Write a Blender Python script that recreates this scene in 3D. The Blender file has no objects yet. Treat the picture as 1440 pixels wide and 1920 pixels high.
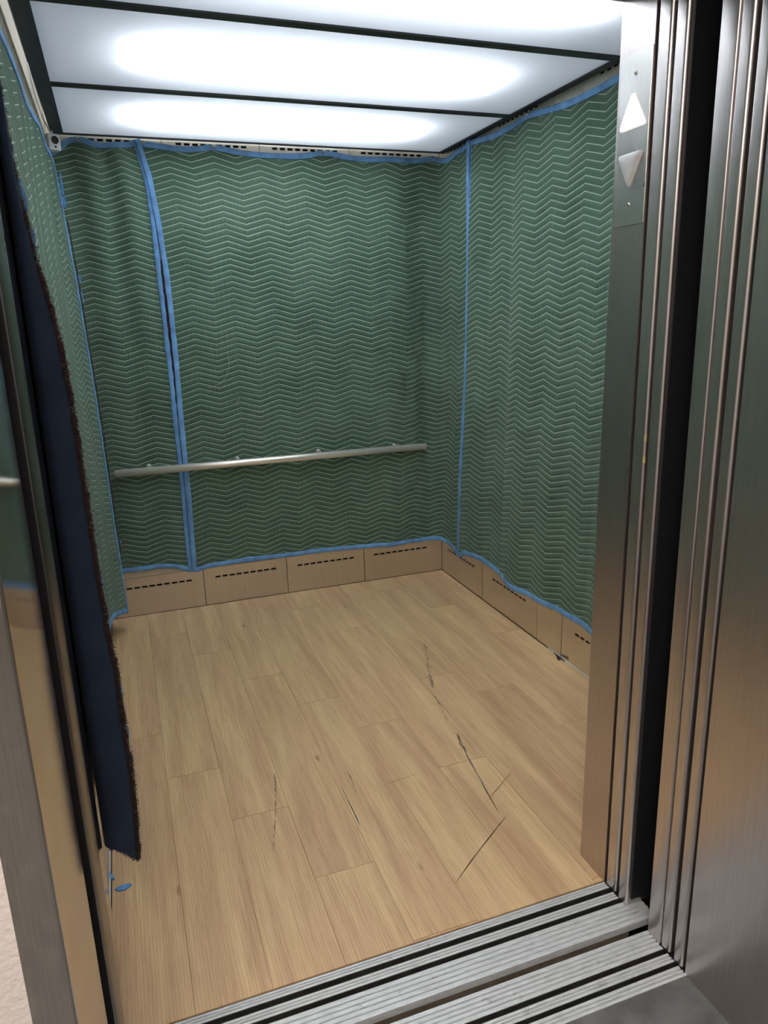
import bpy, bmesh, math, random
import numpy as np
from mathutils import Vector, Matrix, noise as mnoise
random.seed(7)
SC = bpy.context.scene
COL = SC.collection

# ------------------------------------------------------------------ camera
cd = bpy.data.cameras.new('camera'); cam = bpy.data.objects.new('camera', cd); COL.objects.link(cam)
R = [[0.9397669, -0.34068967, -0.02772595], [-0.11309793, -0.23337461, -0.96578732], [0.32256323, 0.9107507, -0.25784903]]
cam.matrix_world = Matrix(((R[0][0], -R[1][0], -R[2][0], 0), (R[0][1], -R[1][1], -R[2][1], 0), (R[0][2], -R[1][2], -R[2][2], 1.5), (0, 0, 0, 1)))
cd.sensor_fit = 'VERTICAL'; cd.sensor_height = 24; cd.sensor_width = 18; cd.lens = 1360.17 / 1920 * 24; cd.clip_start = 0.02
SC.camera = cam
# ------------------------------------------------------------------ world, lamps, exposure
w = bpy.data.worlds.new('world'); SC.world = w; w.use_nodes = True
w.node_tree.nodes['Background'].inputs[0].default_value = (1.0, 0.95, 0.9, 1)
w.node_tree.nodes['Background'].inputs[1].default_value = 0.35
vs = SC.view_settings; vs.view_transform = 'Standard'; vs.look = 'None'; vs.gamma = 1; vs.use_curve_mapping = False
vs.exposure = 0.0
TUBE = 26.0          # strength of the lamp tubes above the diffusers
PANEL = 0.12         # even glow of the backlit diffusers
def area(name, loc, rot, sx, sy, watts, col):
    l = bpy.data.lights.new(name, 'AREA'); l.shape = 'RECTANGLE'; l.size = sx; l.size_y = sy; l.energy = watts; l.color = col
    o = bpy.data.objects.new(name, l); COL.objects.link(o); o.location = loc; o.rotation_euler = rot; return o
area('landing_ceiling_lamp', (-0.6, -0.5, 2.62), (0, 0, 0), 1.2, 0.5, 70, (1.0, 0.93, 0.85))

# ------------------------------------------------------------------ materials
def mat(name): 
    m = bpy.data.materials.new(name); m.use_nodes = True
    nt = m.node_tree; return m, nt, nt.nodes['Principled BSDF']
def N(nt, t, **k):
    n = nt.nodes.new(t)
    for a, v in k.items():
        if a == 'inp':
            for i, x in v.items(): n.inputs[i].default_value = x
        else: setattr(n, a, v)
    return n
def L(nt, a, b): nt.links.new(a, b)
def srgb(r, g, b):
    f = lambda c: (c / 255 / 12.92) if c / 255 <= 0.04045 else ((c / 255 + 0.055) / 1.055) ** 2.4
    return (f(r), f(g), f(b), 1)
def ramp(nt, fac, stops):
    r = N(nt, 'ShaderNodeValToRGB'); e = r.color_ramp.elements
    while len(e) < len(stops): e.new(0.5)
    for k, (p, c) in enumerate(stops): e[k].position = p; e[k].color = c
    L(nt, fac, r.inputs[0]); return r
def mixc(nt, fac, a, b, mode='MIX'):
    n = N(nt, 'ShaderNodeMix', data_type='RGBA', blend_type=mode)
    for s, v in ((0, fac), (6, a), (7, b)):
        if hasattr(v, 'is_linked'): L(nt, v, n.inputs[s])
        else: n.inputs[s].default_value = v
    return n.outputs[2]
def plain(name, col, rough=0.6, metal=0.0, bump=0.0, bscale=200, var=0.0, vscale=8):
    m, nt, b = mat(name)
    b.inputs['Base Color'].default_value = col; b.inputs['Roughness'].default_value = rough; b.inputs['Metallic'].default_value = metal
    tc = N(nt, 'ShaderNodeTexCoord')
    if var:
        nz = N(nt, 'ShaderNodeTexNoise', inp={'Scale': vscale, 'Detail': 6}); L(nt, tc.outputs['Object'], nz.inputs[0])
        d = tuple(c * (1 - var) for c in col[:3]) + (1,); u = tuple(min(1, c * (1 + var)) for c in col[:3]) + (1,)
        L(nt, ramp(nt, nz.outputs[0], [(0.3, d), (0.7, u)]).outputs[0], b.inputs['Base Color'])
    if bump:
        nz = N(nt, 'ShaderNodeTexNoise', inp={'Scale': bscale, 'Detail': 4}); L(nt, tc.outputs['Object'], nz.inputs[0])
        bp = N(nt, 'ShaderNodeBump', inp={'Strength': bump, 'Distance': 0.004}); L(nt, nz.outputs[0], bp.inputs['Height']); L(nt, bp.outputs[0], b.inputs['Normal'])
    return m
def steel(name, col=(0.56, 0.54, 0.51, 1), r0=0.16, r1=0.32, streak=(60, 60, 1.2), smudge=2.5):
    m, nt, b = mat(name); b.inputs['Metallic'].default_value = 0.98
    tc = N(nt, 'ShaderNodeTexCoord')
    mp = N(nt, 'ShaderNodeMapping', inp={'Scale': streak}); L(nt, tc.outputs['Object'], mp.inputs[0])
    g = N(nt, 'ShaderNodeTexNoise', inp={'Scale': 6, 'Detail': 5}); L(nt, mp.outputs[0], g.inputs[0])
    s = N(nt, 'ShaderNodeTexNoise', inp={'Scale': smudge, 'Detail': 7, 'Roughness': 0.5}); L(nt, tc.outputs['Object'], s.inputs[0])
    L(nt, ramp(nt, s.outputs[0], [(0.3, (r0,) * 3 + (1,)), (0.72, (r1,) * 3 + (1,))]).outputs[0], b.inputs['Roughness'])
    d = tuple(c * 0.9 for c in col[:3]) + (1,)
    L(nt, ramp(nt, g.outputs[0], [(0.35, d), (0.65, col)]).outputs[0], b.inputs['Base Color'])
    bp = N(nt, 'ShaderNodeBump', inp={'Strength': 0.06, 'Distance': 0.002}); L(nt, g.outputs[0], bp.inputs['Height']); L(nt, bp.outputs[0], b.inputs['Normal'])
    return m

STEEL = steel('brushed_steel', (0.64, 0.585, 0.565, 1), 0.29, 0.37)
STEEL_DARK = steel('car_jamb_steel', (0.55, 0.49, 0.47, 1), 0.30, 0.34)
STEEL_MIRROR = steel('jamb_polished_steel', (0.60, 0.56, 0.52, 1), 0.05, 0.10, smudge=1.5)
NOSING = steel('door_edge_nosing', (0.22, 0.205, 0.19, 1), 0.26, 0.32)
KICK = steel('kick_panel_steel', (0.72, 0.66, 0.59, 1), 0.29, 0.33, smudge=1.5)
RAILM = plain('rail_steel', (0.88, 0.84, 0.77, 1), 0.27, 0.65)
PLATE = steel('plate_steel', (0.62, 0.60, 0.57, 1), 0.24, 0.34, streak=(60, 60, 4), smudge=4)
ALU = None
CREAM = plain('cream_panel', srgb(226, 220, 204), 0.42, var=0.03)
WHITEP = plain('plenum_white', (0.3, 0.3, 0.31, 1), 0.7)
FRAME = plain('frame_black', (0.018, 0.019, 0.021, 1), 0.45)
BLACK = plain('shaft_shade_black', (0.010, 0.010, 0.012, 1), 0.55)  # darkness of the unlit shaft, put into the colour
BLACKM = plain('slot_black', (0.006, 0.006, 0.006, 1), 0.8)
SUB = plain('subfloor_dark', (0.09, 0.06, 0.04, 1), 0.9)
HALLFLOOR = plain('landing_floor_grey', (0.13, 0.125, 0.118, 1), 0.42, bump=0.25, bscale=60, var=0.35, vscale=12)
HALLWALL = plain('landing_plaster', srgb(226, 214, 209), 0.8, bump=0.5, bscale=110)
CAMW = plain('white_plastic', (0.75, 0.75, 0.75, 1), 0.4)
LENS = plain('lens_black', (0.006, 0.006, 0.007, 1), 0.75)
NAVY = plain('navy_lining', srgb(37, 51, 73), 0.95, bump=0.35, bscale=40, var=0.18, vscale=10)
BATT = plain('torn_batting', srgb(52, 36, 34), 1.0, bump=1.0, bscale=220, var=0.6, vscale=90)
FIBRE = plain('loose_fibre', srgb(150, 148, 130), 0.95, var=0.3, vscale=60)
FIBRED = plain('dark_fibre', srgb(62, 44, 42), 0.95, var=0.5, vscale=60)
SCRAP = plain('blue_scrap', srgb(92, 142, 194), 0.9, bump=0.4, bscale=300, var=0.2, vscale=60)
SCUFF = plain('scuff_grey', srgb(98, 86, 74), 0.7)
SCUFFB = plain('scuff_blue_grey', srgb(122, 126, 130), 0.6)
SCUFFT = plain('scuff_brown', srgb(150, 116, 82), 0.7)
CHIP = plain('chip_tan', srgb(205, 180, 130), 0.8)
SEAL = plain('edge_sealant', srgb(205, 200, 190), 0.7)

def aluminium():
    m, nt, b = mat('worn_aluminium'); b.inputs['Metallic'].default_value = 0.3
    tc = N(nt, 'ShaderNodeTexCoord')
    mp = N(nt, 'ShaderNodeMapping', inp={'Scale': (9, 60, 60)}); L(nt, tc.outputs['Object'], mp.inputs[0])
    g = N(nt, 'ShaderNodeTexNoise', inp={'Scale': 3, 'Detail': 8, 'Roughness': 0.7}); L(nt, mp.outputs[0], g.inputs[0])
    s = N(nt, 'ShaderNodeTexNoise', inp={'Scale': 22, 'Detail': 8, 'Roughness': 0.7}); L(nt, tc.outputs['Object'], s.inputs[0])
    base = ramp(nt, g.outputs[0], [(0.3, srgb(190, 192, 192)), (0.7, srgb(236, 238, 238))]).outputs[0]
    dirt = ramp(nt, s.outputs[0], [(0.60, (0, 0, 0, 1)), (0.74, (0.75, 0.75, 0.75, 1))]).outputs[0]
    L(nt, mixc(nt, dirt, base, srgb(120, 112, 100)), b.inputs['Base Color'])
    b.inputs['Roughness'].default_value = 0.48
    bp = N(nt, 'ShaderNodeBump', inp={'Strength': 0.15, 'Distance': 0.002}); L(nt, s.outputs[0], bp.inputs['Height']); L(nt, bp.outputs[0], b.inputs['Normal'])
    return m
ALU = aluminium()

def wood():
    m, nt, b = mat('oak_plank')
    tc = N(nt, 'ShaderNodeTexCoord'); oi = N(nt, 'ShaderNodeObjectInfo')
    off = N(nt, 'ShaderNodeVectorMath', operation='SCALE', inp={0: (37.1, 53.7, 11.3)}); L(nt, oi.outputs['Random'], off.inputs['Scale'])
    add = N(nt, 'ShaderNodeVectorMath', operation='ADD'); L(nt, tc.outputs['Object'], add.inputs[0]); L(nt, off.outputs[0], add.inputs[1])
    def noise(sc, scale, det, ro=0.5, dist=0.0):
        mp = N(nt, 'ShaderNodeMapping', inp={'Scale': sc}); L(nt, add.outputs[0], mp.inputs[0])
        n = N(nt, 'ShaderNodeTexNoise', inp={'Scale': scale, 'Detail': det, 'Roughness': ro, 'Distortion': dist}); L(nt, mp.outputs[0], n.inputs[0]); return n.outputs[0]
    broad = noise((11, 0.8, 1), 1.6, 5, 0.55, 0.4)
    fine = noise((150, 5, 1), 1.0, 5, 0.65)
    pores = noise((320, 14, 1), 1.0, 3, 0.6)
    # cathedral rings
    mp = N(nt, 'ShaderNodeMapping', inp={'Scale': (7.0, 0.55, 1)}); L(nt, add.outputs[0], mp.inputs[0])
    wv = N(nt, 'ShaderNodeTexWave', wave_type='RINGS', rings_direction='Z', inp={'Scale': 5.5, 'Distortion': 6.0, 'Detail': 3, 'Detail Scale': 0.9}); L(nt, mp.outputs[0], wv.inputs[0])
    col = ramp(nt, broad, [(0.32, srgb(193, 156, 119)), (0.5, srgb(208, 172, 131)), (0.68, srgb(223, 190, 143))]).outputs[0]
    rings = ramp(nt, wv.outputs[1], [(0.0, (0.87, 0.84, 0.79, 1)), (0.5, (1, 1, 1, 1))]).outputs[0]
    col = mixc(nt, 0.8, col, rings, 'MULTIPLY')
    col = mixc(nt, 0.75, col, ramp(nt, fine, [(0.3, (0.84, 0.81, 0.77, 1)), (0.6, (1.05, 1.05, 1.05, 1))]).outputs[0], 'MULTIPLY')
    col = mixc(nt, 0.5, col, ramp(nt, pores, [(0.30, (0.76, 0.71, 0.66, 1)), (0.45, (1, 1, 1, 1))]).outputs[0], 'MULTIPLY')
    # knots
    mk = N(nt, 'ShaderNodeMapping', inp={'Scale': (7.5, 2.6, 1)}); L(nt, add.outputs[0], mk.inputs[0])
    vo = N(nt, 'ShaderNodeTexVoronoi', inp={'Scale': 1.0}); L(nt, mk.outputs[0], vo.inputs[0])
    col = mixc(nt, ramp(nt, vo.outputs['Distance'], [(0.015, (0.75, 0.75, 0.75, 1)), (0.075, (0, 0, 0, 1))]).outputs[0], col, srgb(128, 92, 58))
    hv = N(nt, 'ShaderNodeHueSaturation'); mr = N(nt, 'ShaderNodeMapRange', inp={3: 0.965, 4: 1.035}); L(nt, oi.outputs['Random'], mr.inputs[0]); L(nt, mr.outputs[0], hv.inputs['Value']); L(nt, col, hv.inputs['Color'])
    L(nt, hv.outputs[0], b.inputs['Base Color']); b.inputs['Roughness'].default_value = 0.46; b.inputs['Specular IOR Level'].default_value = 0.4
    bp = N(nt, 'ShaderNodeBump', inp={'Strength': 0.12, 'Distance': 0.001}); L(nt, fine, bp.inputs['Height']); L(nt, bp.outputs[0], b.inputs['Normal'])
    return m
WOOD = wood()

def quilt(name, base, dark):
    m, nt, b = mat(name); b.inputs['Roughness'].default_value = 0.9; b.inputs['Specular IOR Level'].default_value = 0.15
    b.inputs['Sheen Weight'].default_value = 0.12; b.inputs['Sheen Tint'].default_value = (0.8, 0.9, 0.82, 1)
    uv = N(nt, 'ShaderNodeUVMap'); sep = N(nt, 'ShaderNodeSeparateXYZ'); L(nt, uv.outputs[0], sep.inputs[0])
    fr = N(nt, 'ShaderNodeMath', operation='FRACT'); L(nt, sep.outputs[1], fr.inputs[0])
    d = N(nt, 'ShaderNodeMath', operation='PINGPONG', inp={1: 0.5}); L(nt, sep.outputs[1], d.inputs[0])     # 0 on a stitch line
    line = ramp(nt, d.outputs[0], [(0.035, (1, 1, 1, 1)), (0.070, (0, 0, 0, 1))]).outputs[0]
    nz = N(nt, 'ShaderNodeTexNoise', inp={'Scale': 5, 'Detail': 6}); L(nt, uv.outputs[0], nz.inputs[0])
    tc = N(nt, 'ShaderNodeTexCoord')
    n2 = N(nt, 'ShaderNodeTexNoise', inp={'Scale': 3.2, 'Detail': 6, 'Roughness': 0.6}); L(nt, tc.outputs['Object'], n2.inputs[0])
    mp = N(nt, 'ShaderNodeMapping', inp={'Scale': (110, 110, 14)}); L(nt, tc.outputs['Object'], mp.inputs[0])
    n3 = N(nt, 'ShaderNodeTexNoise', inp={'Scale': 1.0, 'Detail': 3}); L(nt, mp.outputs[0], n3.inputs[0])
    col = ramp(nt, n2.outputs[0], [(0.3, dark), (0.65, base)]).outputs[0]
    thr = ramp(nt, nz.outputs[0], [(0.30, (0.2, 0.2, 0.2, 1)), (0.45, (0.85, 0.85, 0.85, 1))]).outputs[0]
    fac = N(nt, 'ShaderNodeMath', operation='MULTIPLY'); L(nt, line, fac.inputs[0]); L(nt, thr, fac.inputs[1])
    L(nt, mixc(nt, fac.outputs[0], col, srgb(184, 202, 176)), b.inputs['Base Color'])
    bp = N(nt, 'ShaderNodeBump', inp={'Strength': 0.5, 'Distance': 0.005}); L(nt, n3.outputs[0], bp.inputs['Height']); L(nt, bp.outputs[0], b.inputs['Normal'])
    return m
QUILT = quilt('green_quilt', srgb(86, 109, 93), srgb(70, 93, 78))

def tape():
    m, nt, b = mat('blue_binding_tape'); b.inputs['Roughness'].default_value = 0.8
    uv = N(nt, 'ShaderNodeUVMap'); sep = N(nt, 'ShaderNodeSeparateXYZ'); L(nt, uv.outputs[0], sep.inputs[0])
    acc = None
    for c in (0.22, 0.50, 0.80):
        s = N(nt, 'ShaderNodeMath', operation='SUBTRACT', inp={1: c}); L(nt, sep.outputs[0], s.inputs[0])
        a = N(nt, 'ShaderNodeMath', operation='ABSOLUTE'); L(nt, s.outputs[0], a.inputs[0])
        t = N(nt, 'ShaderNodeMath', operation='LESS_THAN', inp={1: 0.05}); L(nt, a.outputs[0], t.inputs[0])
        if acc is None: acc = t.outputs[0]
        else:
            p = N(nt, 'ShaderNodeMath', operation='ADD'); L(nt, acc, p.inputs[0]); L(nt, t.outputs[0], p.inputs[1]); acc = p.outputs[0]
    ds = N(nt, 'ShaderNodeMath', operation='MULTIPLY', inp={1: 130}); L(nt, sep.outputs[1], ds.inputs[0])
    f = N(nt, 'ShaderNodeMath', operation='FRACT'); L(nt, ds.outputs[0], f.inputs[0])
    g = N(nt, 'ShaderNodeMath', operation='LESS_THAN', inp={1: 0.7}); L(nt, f.outputs[0], g.inputs[0])
    k = N(nt, 'ShaderNodeMath', operation='MULTIPLY'); L(nt, acc, k.inputs[0]); L(nt, g.outputs[0], k.inputs[1])
    k2 = N(nt, 'ShaderNodeMath', operation='MULTIPLY', inp={1: 0.6}); L(nt, k.outputs[0], k2.inputs[0])
    tc = N(nt, 'ShaderNodeTexCoord'); nz = N(nt, 'ShaderNodeTexNoise', inp={'Scale': 18, 'Detail': 7}); L(nt, tc.outputs['Object'], nz.inputs[0])
    col = ramp(nt, nz.outputs[0], [(0.3, srgb(74, 116, 166)), (0.55, srgb(96, 150, 204)), (0.75, srgb(116, 172, 222))]).outputs[0]
    L(nt, mixc(nt, k2.outputs[0], col, srgb(165, 196, 222)), b.inputs['Base Color'])
    bp = N(nt, 'ShaderNodeBump', inp={'Strength': 0.4, 'Distance': 0.003}); L(nt, nz.outputs[0], bp.inputs['Height']); L(nt, bp.outputs[0], b.inputs['Normal'])
    return m
TAPE = tape()

def emitter(name, col, s):
    m, nt, b = mat(name); nt.nodes.remove(b)
    e = N(nt, 'ShaderNodeEmission', inp={0: col, 1: s}); L(nt, e.outputs[0], nt.nodes['Material Output'].inputs[0]); return m
TUBEM = emitter('lamp_tube_light', (0.94, 0.98, 1.0, 1), TUBE)
def diffuser():
    m, nt, b = mat('milky_diffuser'); nt.nodes.remove(b)
    t = N(nt, 'ShaderNodeBsdfTranslucent', inp={0: (0.82, 0.87, 0.93, 1)})
    d = N(nt, 'ShaderNodeBsdfDiffuse', inp={0: (0.75, 0.77, 0.8, 1)})
    mx = N(nt, 'ShaderNodeMixShader', inp={0: 0.2}); L(nt, t.outputs[0], mx.inputs[1]); L(nt, d.outputs[0], mx.inputs[2])
    e = N(nt, 'ShaderNodeEmission', inp={0: (0.62, 0.78, 1.0, 1), 1: PANEL})
    ad = N(nt, 'ShaderNodeAddShader'); L(nt, mx.outputs[0], ad.inputs[0]); L(nt, e.outputs[0], ad.inputs[1])
    L(nt, ad.outputs[0], nt.nodes['Material Output'].inputs[0]); return m
DIFF = diffuser()
def arrow_mat(name, e):
    m, nt, b = mat(name); b.inputs['Base Color'].default_value = (0.72, 0.72, 0.72, 1); b.inputs['Roughness'].default_value = 0.3
    b.inputs['Emission Color'].default_value = (1, 1, 1, 1); b.inputs['Emission Strength'].default_value = e; return m
ARROW_ON = arrow_mat('arrow_lit', 0.8); ARROW_OFF = arrow_mat('arrow_unlit', 0.0)

# ------------------------------------------------------------------ mesh helpers
class MB:
    def __init__(s): s.v = []; s.f = []; s.uv = []; s.sm = []
    def add(s, vs, fs, uvs=None, smooth=False):
        o = len(s.v); s.v += [tuple(p) for p in vs]
        for k, f in enumerate(fs):
            s.f.append(tuple(i + o for i in f)); s.uv.append(uvs[k] if uvs else None); s.sm.append(smooth)
        return s
    def box(s, x0, x1, y0, y1, z0, z1, skip=()):
        v = [(x, y, z) for z in (z0, z1) for y in (y0, y1) for x in (x0, x1)]
        F = {'b': (0, 2, 3, 1), 't': (4, 5, 7, 6), 'f': (0, 1, 5, 4), 'k': (2, 6, 7, 3), 'l': (0, 4, 6, 2), 'r': (1, 3, 7, 5)}
        return s.add(v, [F[k] for k in F if k not in skip])
    def prism(s, pts, z0, z1, axis='z', smooth=False):
        """extrude a CCW polygon along an axis"""
        n = len(pts)
        def P(a, b, c): return {'z': (a, b, c), 'x': (c, a, b), 'y': (a, c, b)}[axis]
        v = [P(a, b, z0) for a, b in pts] + [P(a, b, z1) for a, b in pts]
        fs = [tuple(range(n))[::-1], tuple(range(n, 2 * n))]
        s.add(v, fs)
        return s.add(v, [(i, (i + 1) % n, n + (i + 1) % n, n + i) for i in range(n)], smooth=smooth)
    def tube(s, pts, r, n=10, caps=True, smooth=True):
        pts = [Vector(p) for p in pts]; rr = r if isinstance(r, (list, tuple)) else [r] * len(pts); v = []; up = None
        for i, p in enumerate(pts):
            t = (pts[min(i + 1, len(pts) - 1)] - pts[max(i - 1, 0)]).normalized()
            if up is None: up = Vector((0, 0, 1)) if abs(t.z) < 0.9 else Vector((1, 0, 0))
            a = t.cross(up).normalized(); b = a.cross(t); up = b
            for k in range(n):
                q = 2 * math.pi * k / n; v.append(p + (a * math.cos(q) + b * math.sin(q)) * rr[i])
        m = len(pts)
        fs = [(i * n + k, i * n + (k + 1) % n, (i + 1) * n + (k + 1) % n, (i + 1) * n + k) for i in range(m - 1) for k in range(n)]
        s.add(v, fs, smooth=smooth)
        if caps: s.add(v, [tuple(range(n))[::-1], tuple(range((m - 1) * n, m * n))])
        return s
    def ball(s, c, r, sx=1, sy=1, sz=1, n=12, m=8):
        v = []; 
        for i in range(m + 1):
            a = math.pi * i / m
            for k in range(n):
                q = 2 * math.pi * k / n; v.append((c[0] + r * sx * math.sin(a) * math.cos(q), c[1] + r * sy * math.sin(a) * math.sin(q), c[2] + r * sz * math.cos(a)))
        fs = [(i * n + k, (i + 1) * n + k, (i + 1) * n + (k + 1) % n, i * n + (k + 1) % n) for i in range(m) for k in range(n)]
        return s.add(v, fs, smooth=True)
    def build(s, name, material, parent=None, kind=None, loc=(0, 0, 0)):
        me = bpy.data.meshes.new(name)
        lo = Vector(loc); me.from_pydata([tuple(Vector(p) - lo) for p in s.v], [], s.f)
        if any(u is not None for u in s.uv):
            ul = me.uv_layers.new(name='UVMap'); d = []
            for p, u in zip(s.f, s.uv):
                for k in range(len(p)): d += list(u[k]) if u else [0, 0]
            ul.data.foreach_set('uv', d)
        me.polygons.foreach_set('use_smooth', s.sm); me.materials.append(material); me.validate(); me.update()
        o = bpy.data.objects.new(name, me); COL.objects.link(o)
        if parent: o.parent = parent; o.location = lo - Vector(parent.get('base', (0, 0, 0)))
        else: o.location = lo; o['base'] = tuple(lo)
        if kind: o['kind'] = kind
        return o
def empty(name, loc, label=None, cat=None, group=None, kind=None):
    o = bpy.data.objects.new(name, None); COL.objects.link(o); o.location = loc; o['base'] = tuple(loc); o.empty_display_size = 0.05
    tag(o, label, cat, group, kind); return o
def tag(o, label=None, cat=None, group=None, kind=None):
    if label: o['label'] = label
    if cat: o['category'] = cat
    if group: o['group'] = group
    if kind: o['kind'] = kind
    return o
def bevel(o, wdt, seg=2):
    bm = bmesh.new(); bm.from_mesh(o.data); bmesh.ops.bevel(bm, geom=bm.edges[:], offset=wdt, segments=seg, affect='EDGES', profile=0.6)
    bm.to_mesh(o.data); bm.free(); return o
def rrect(x0, x1, y0, y1, r, n=4, corners='0123'):
    pts = []
    for k, (cx, cy, a0) in enumerate(((x1 - r, y0 + r, -90), (x1 - r, y1 - r, 0), (x0 + r, y1 - r, 90), (x0 + r, y0 + r, 180))):
        if str(k) in corners:
            for i in range(n + 1):
                a = math.radians(a0 + 90 * i / n); pts.append((cx + r * math.cos(a), cy + r * math.sin(a)))
        else: pts.append(((x1, y0), (x1, y1), (x0, y1), (x0, y0))[k])
    return pts
def interp(x, pts):
    if x <= pts[0][0]: return pts[0][1]
    for (a, b), (c, d) in zip(pts, pts[1:]):
        if x <= c:
            return b + (d - b) * (x - a) / (c - a)
    return pts[-1][1]
def sint(x, pts):     # smooth (Catmull-Rom style) interpolation
    n = len(pts)
    if x <= pts[0][0]: return pts[0][1]
    if x >= pts[-1][0]: return pts[-1][1]
    for i in range(n - 1):
        if x <= pts[i + 1][0]:
            x0, y0 = pts[i]; x1, y1 = pts[i + 1]; h = x1 - x0; t = (x - x0) / h
            m0 = (y1 - pts[i - 1][1]) / (x1 - pts[i - 1][0]) if i > 0 else (y1 - y0) / h
            m1 = (pts[i + 2][1] - y0) / (pts[i + 2][0] - x0) if i < n - 2 else (y1 - y0) / h
            return (2*t**3 - 3*t**2 + 1) * y0 + (t**3 - 2*t**2 + t) * h * m0 + (-2*t**3 + 3*t**2) * y1 + (t**3 - t**2) * h * m1

# ------------------------------------------------------------------ dimensions
XL, XR, YB, YF = -0.185, 1.733, 3.855, 1.362      # car walls, back wall, sill edge
ZW, ZK = 2.44, 0.212                              # wall height, kick panel height
JX, JL = 1.088, -0.156                            # right / left jamb faces
ZD = 2.13                                         # door head
ZC = 2.32                                         # underside of diffusers

# ------------------------------------------------------------------ floor and planks
fl = MB().box(XL - 0.03, XR + 0.03, YF + 0.003, YB + 0.03, -0.03, -0.005).build('floor', SUB, kind='structure')
PW, PL, G = 0.1772, 1.238, 0.0007
joints = {-2: 2.2, -1: 2.60, 0: 2.296, 1: 2.0, 2: 1.667, 3: 2.61, 4: 2.352, 5: 2.005, 6: 2.62, 7: 2.42, 8: 2.078, 9: 2.9}
for r in range(-2, 10):
    x0, x1 = max(r * PW, XL + 0.004), min((r + 1) * PW, XR - 0.004)
    if x1 - x0 < 0.004: continue
    y = joints[r] - 3 * PL
    while y < YB:
        a, b = max(y, YF + 0.004), min(y + PL, YB - 0.004); y += PL
        if b - a < 0.003: continue
        c = ((r + 0.5) * PW, (a + b) / 2, 0)
        o = MB().box(x0 + G / 2, x1 - G / 2, a + 0.0008, b - 0.0008, -0.005, 0.0).build('plank', WOOD, fl, loc=c)
        bevel(o, 0.0004, 1)

# ------------------------------------------------------------------ walls: kick panels, upper panels with slots
def slot_panel(f, a0, a1, z0, z1, slots, d=0.010, dm=0.014):
    """f(a,z,depth)->world (depth 0 = face). One sheet with real slots cut through; edges folded back."""
    m = MB(); fx = 1
    def quad(p): m.add([f(*q) for q in p], [(0, 1, 2, 3)])
    if slots:
        s0, s1 = slots[0][2], slots[0][3]
        quad([(a0, z0, 0), (a1, z0, 0), (a1, s0, 0), (a0, s0, 0)]); quad([(a0, s1, 0), (a1, s1, 0), (a1, z1, 0), (a0, z1, 0)])
        xs = [a0] + [c for s in slots for c in s[:2]] + [a1]
        for k in range(0, len(xs), 2): quad([(xs[k], s0, 0), (xs[k + 1], s0, 0), (xs[k + 1], s1, 0), (xs[k], s1, 0)])
        for b0, b1, _, _ in slots:
            quad([(b0, s0, 0), (b1, s0, 0), (b1, s0, 0.004), (b0, s0, 0.004)]); quad([(b0, s1, 0), (b1, s1, 0), (b1, s1, 0.004), (b0, s1, 0.004)])
            quad([(b0, s0, 0), (b0, s1, 0), (b0, s1, 0.004), (b0, s0, 0.004)]); quad([(b1, s0, 0), (b1, s1, 0), (b1, s1, 0.004), (b1, s0, 0.004)])
    else: quad([(a0, z0, 0), (a1, z0, 0), (a1, z1, 0), (a0, z1, 0)])
    for p, q in (((a0, z0), (a1, z0)), ((a1, z0), (a1, z1)), ((a1, z1), (a0, z1)), ((a0, z1), (a0, z0))):
        quad([(*p, 0), (*q, 0), (*q, d), (*p, d)])
    return m
def slots_in(c, n, pitch, ln, z, h): return [(c + (k - (n - 1) / 2) * pitch - ln / 2, c + (k - (n - 1) / 2) * pitch + ln / 2, z - h / 2, z + h / 2) for k in range(n)]
fb = lambda a, z, d: (a, YB + d, z)
fr_ = lambda a, z, d: (XR + d, a, z)
fl_ = lambda a, z, d: (XL - d, a, z)
back_div = [XL, 0.312, 0.773, 1.233, 1.733]
right_div = [3.855, 3.325, 2.765, 2.558, 2.0, 1.475]
left_div = [3.855, 3.27, 2.43, 1.56]
def wall(side, f, div, blackbox, inset, nslot):
    wl = MB().box(*blackbox, 0.0, ZW).build('wall_' + side, BLACKM, kind='structure')
    bb = None
    for i, (a, b) in enumerate(zip(div, div[1:])):
        lo, hi = min(a, b) + 0.0016, max(a, b) - 0.0016; c = (lo + hi) / 2; ns = nslot[i]
        if side == 'back' and i == 0: c = 0.08
        if side == 'back' and i == 3: c = 1.463
        if side == 'right': c = [3.59, 3.04, 2.66, 2.29, 1.7][i]
        k = slot_panel(f, lo, hi, 0.001, ZK, slots_in(c, ns, 0.0385, 0.028, 0.156, 0.0100) if ns else None)
        if bb is None:
            bb = k.build('baseboard_' + side, KICK, kind='structure')
        else: k.build('kick_panel', KICK, bb)
        slot_panel(f, lo, hi, ZK + 0.002, ZW, slots_in(c, ns, 0.0385, 0.026, 2.322, 0.011) if ns else None).build('wall_panel', CREAM, wl)
    return wl
wall('back', fb, back_div, (XL - 0.04, XR + 0.04, YB + 0.0125, YB + 0.04), 0, [9, 9, 9, 9])
wall('right', fr_, right_div, (XR + 0.0125, XR + 0.04, 1.34, YB + 0.0125), 0, [9, 9, 0, 9, 9])
wall('left', fl_, left_div, (XL - 0.04, XL - 0.0125, 1.30, YB + 0.0125), 0, [9, 9, 9])
# pale sealant along the floor edge of the right and left walls
MB().box(XR - 0.006, XR - 0.0005, 1.48, 2.66, 0.0005, 0.004).build('trim_1', SEAL, kind='structure')
MB().box(XL + 0.0005, XL + 0.005, 1.58, 2.1, 0.0005, 0.005).build('trim_2', SEAL, kind='structure')
# ceiling of the car
MB().box(XL - 0.04, XR + 0.04, 1.30, YB + 0.04, ZW, ZW + 0.03).build('ceiling', WHITEP, kind='structure')

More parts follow.
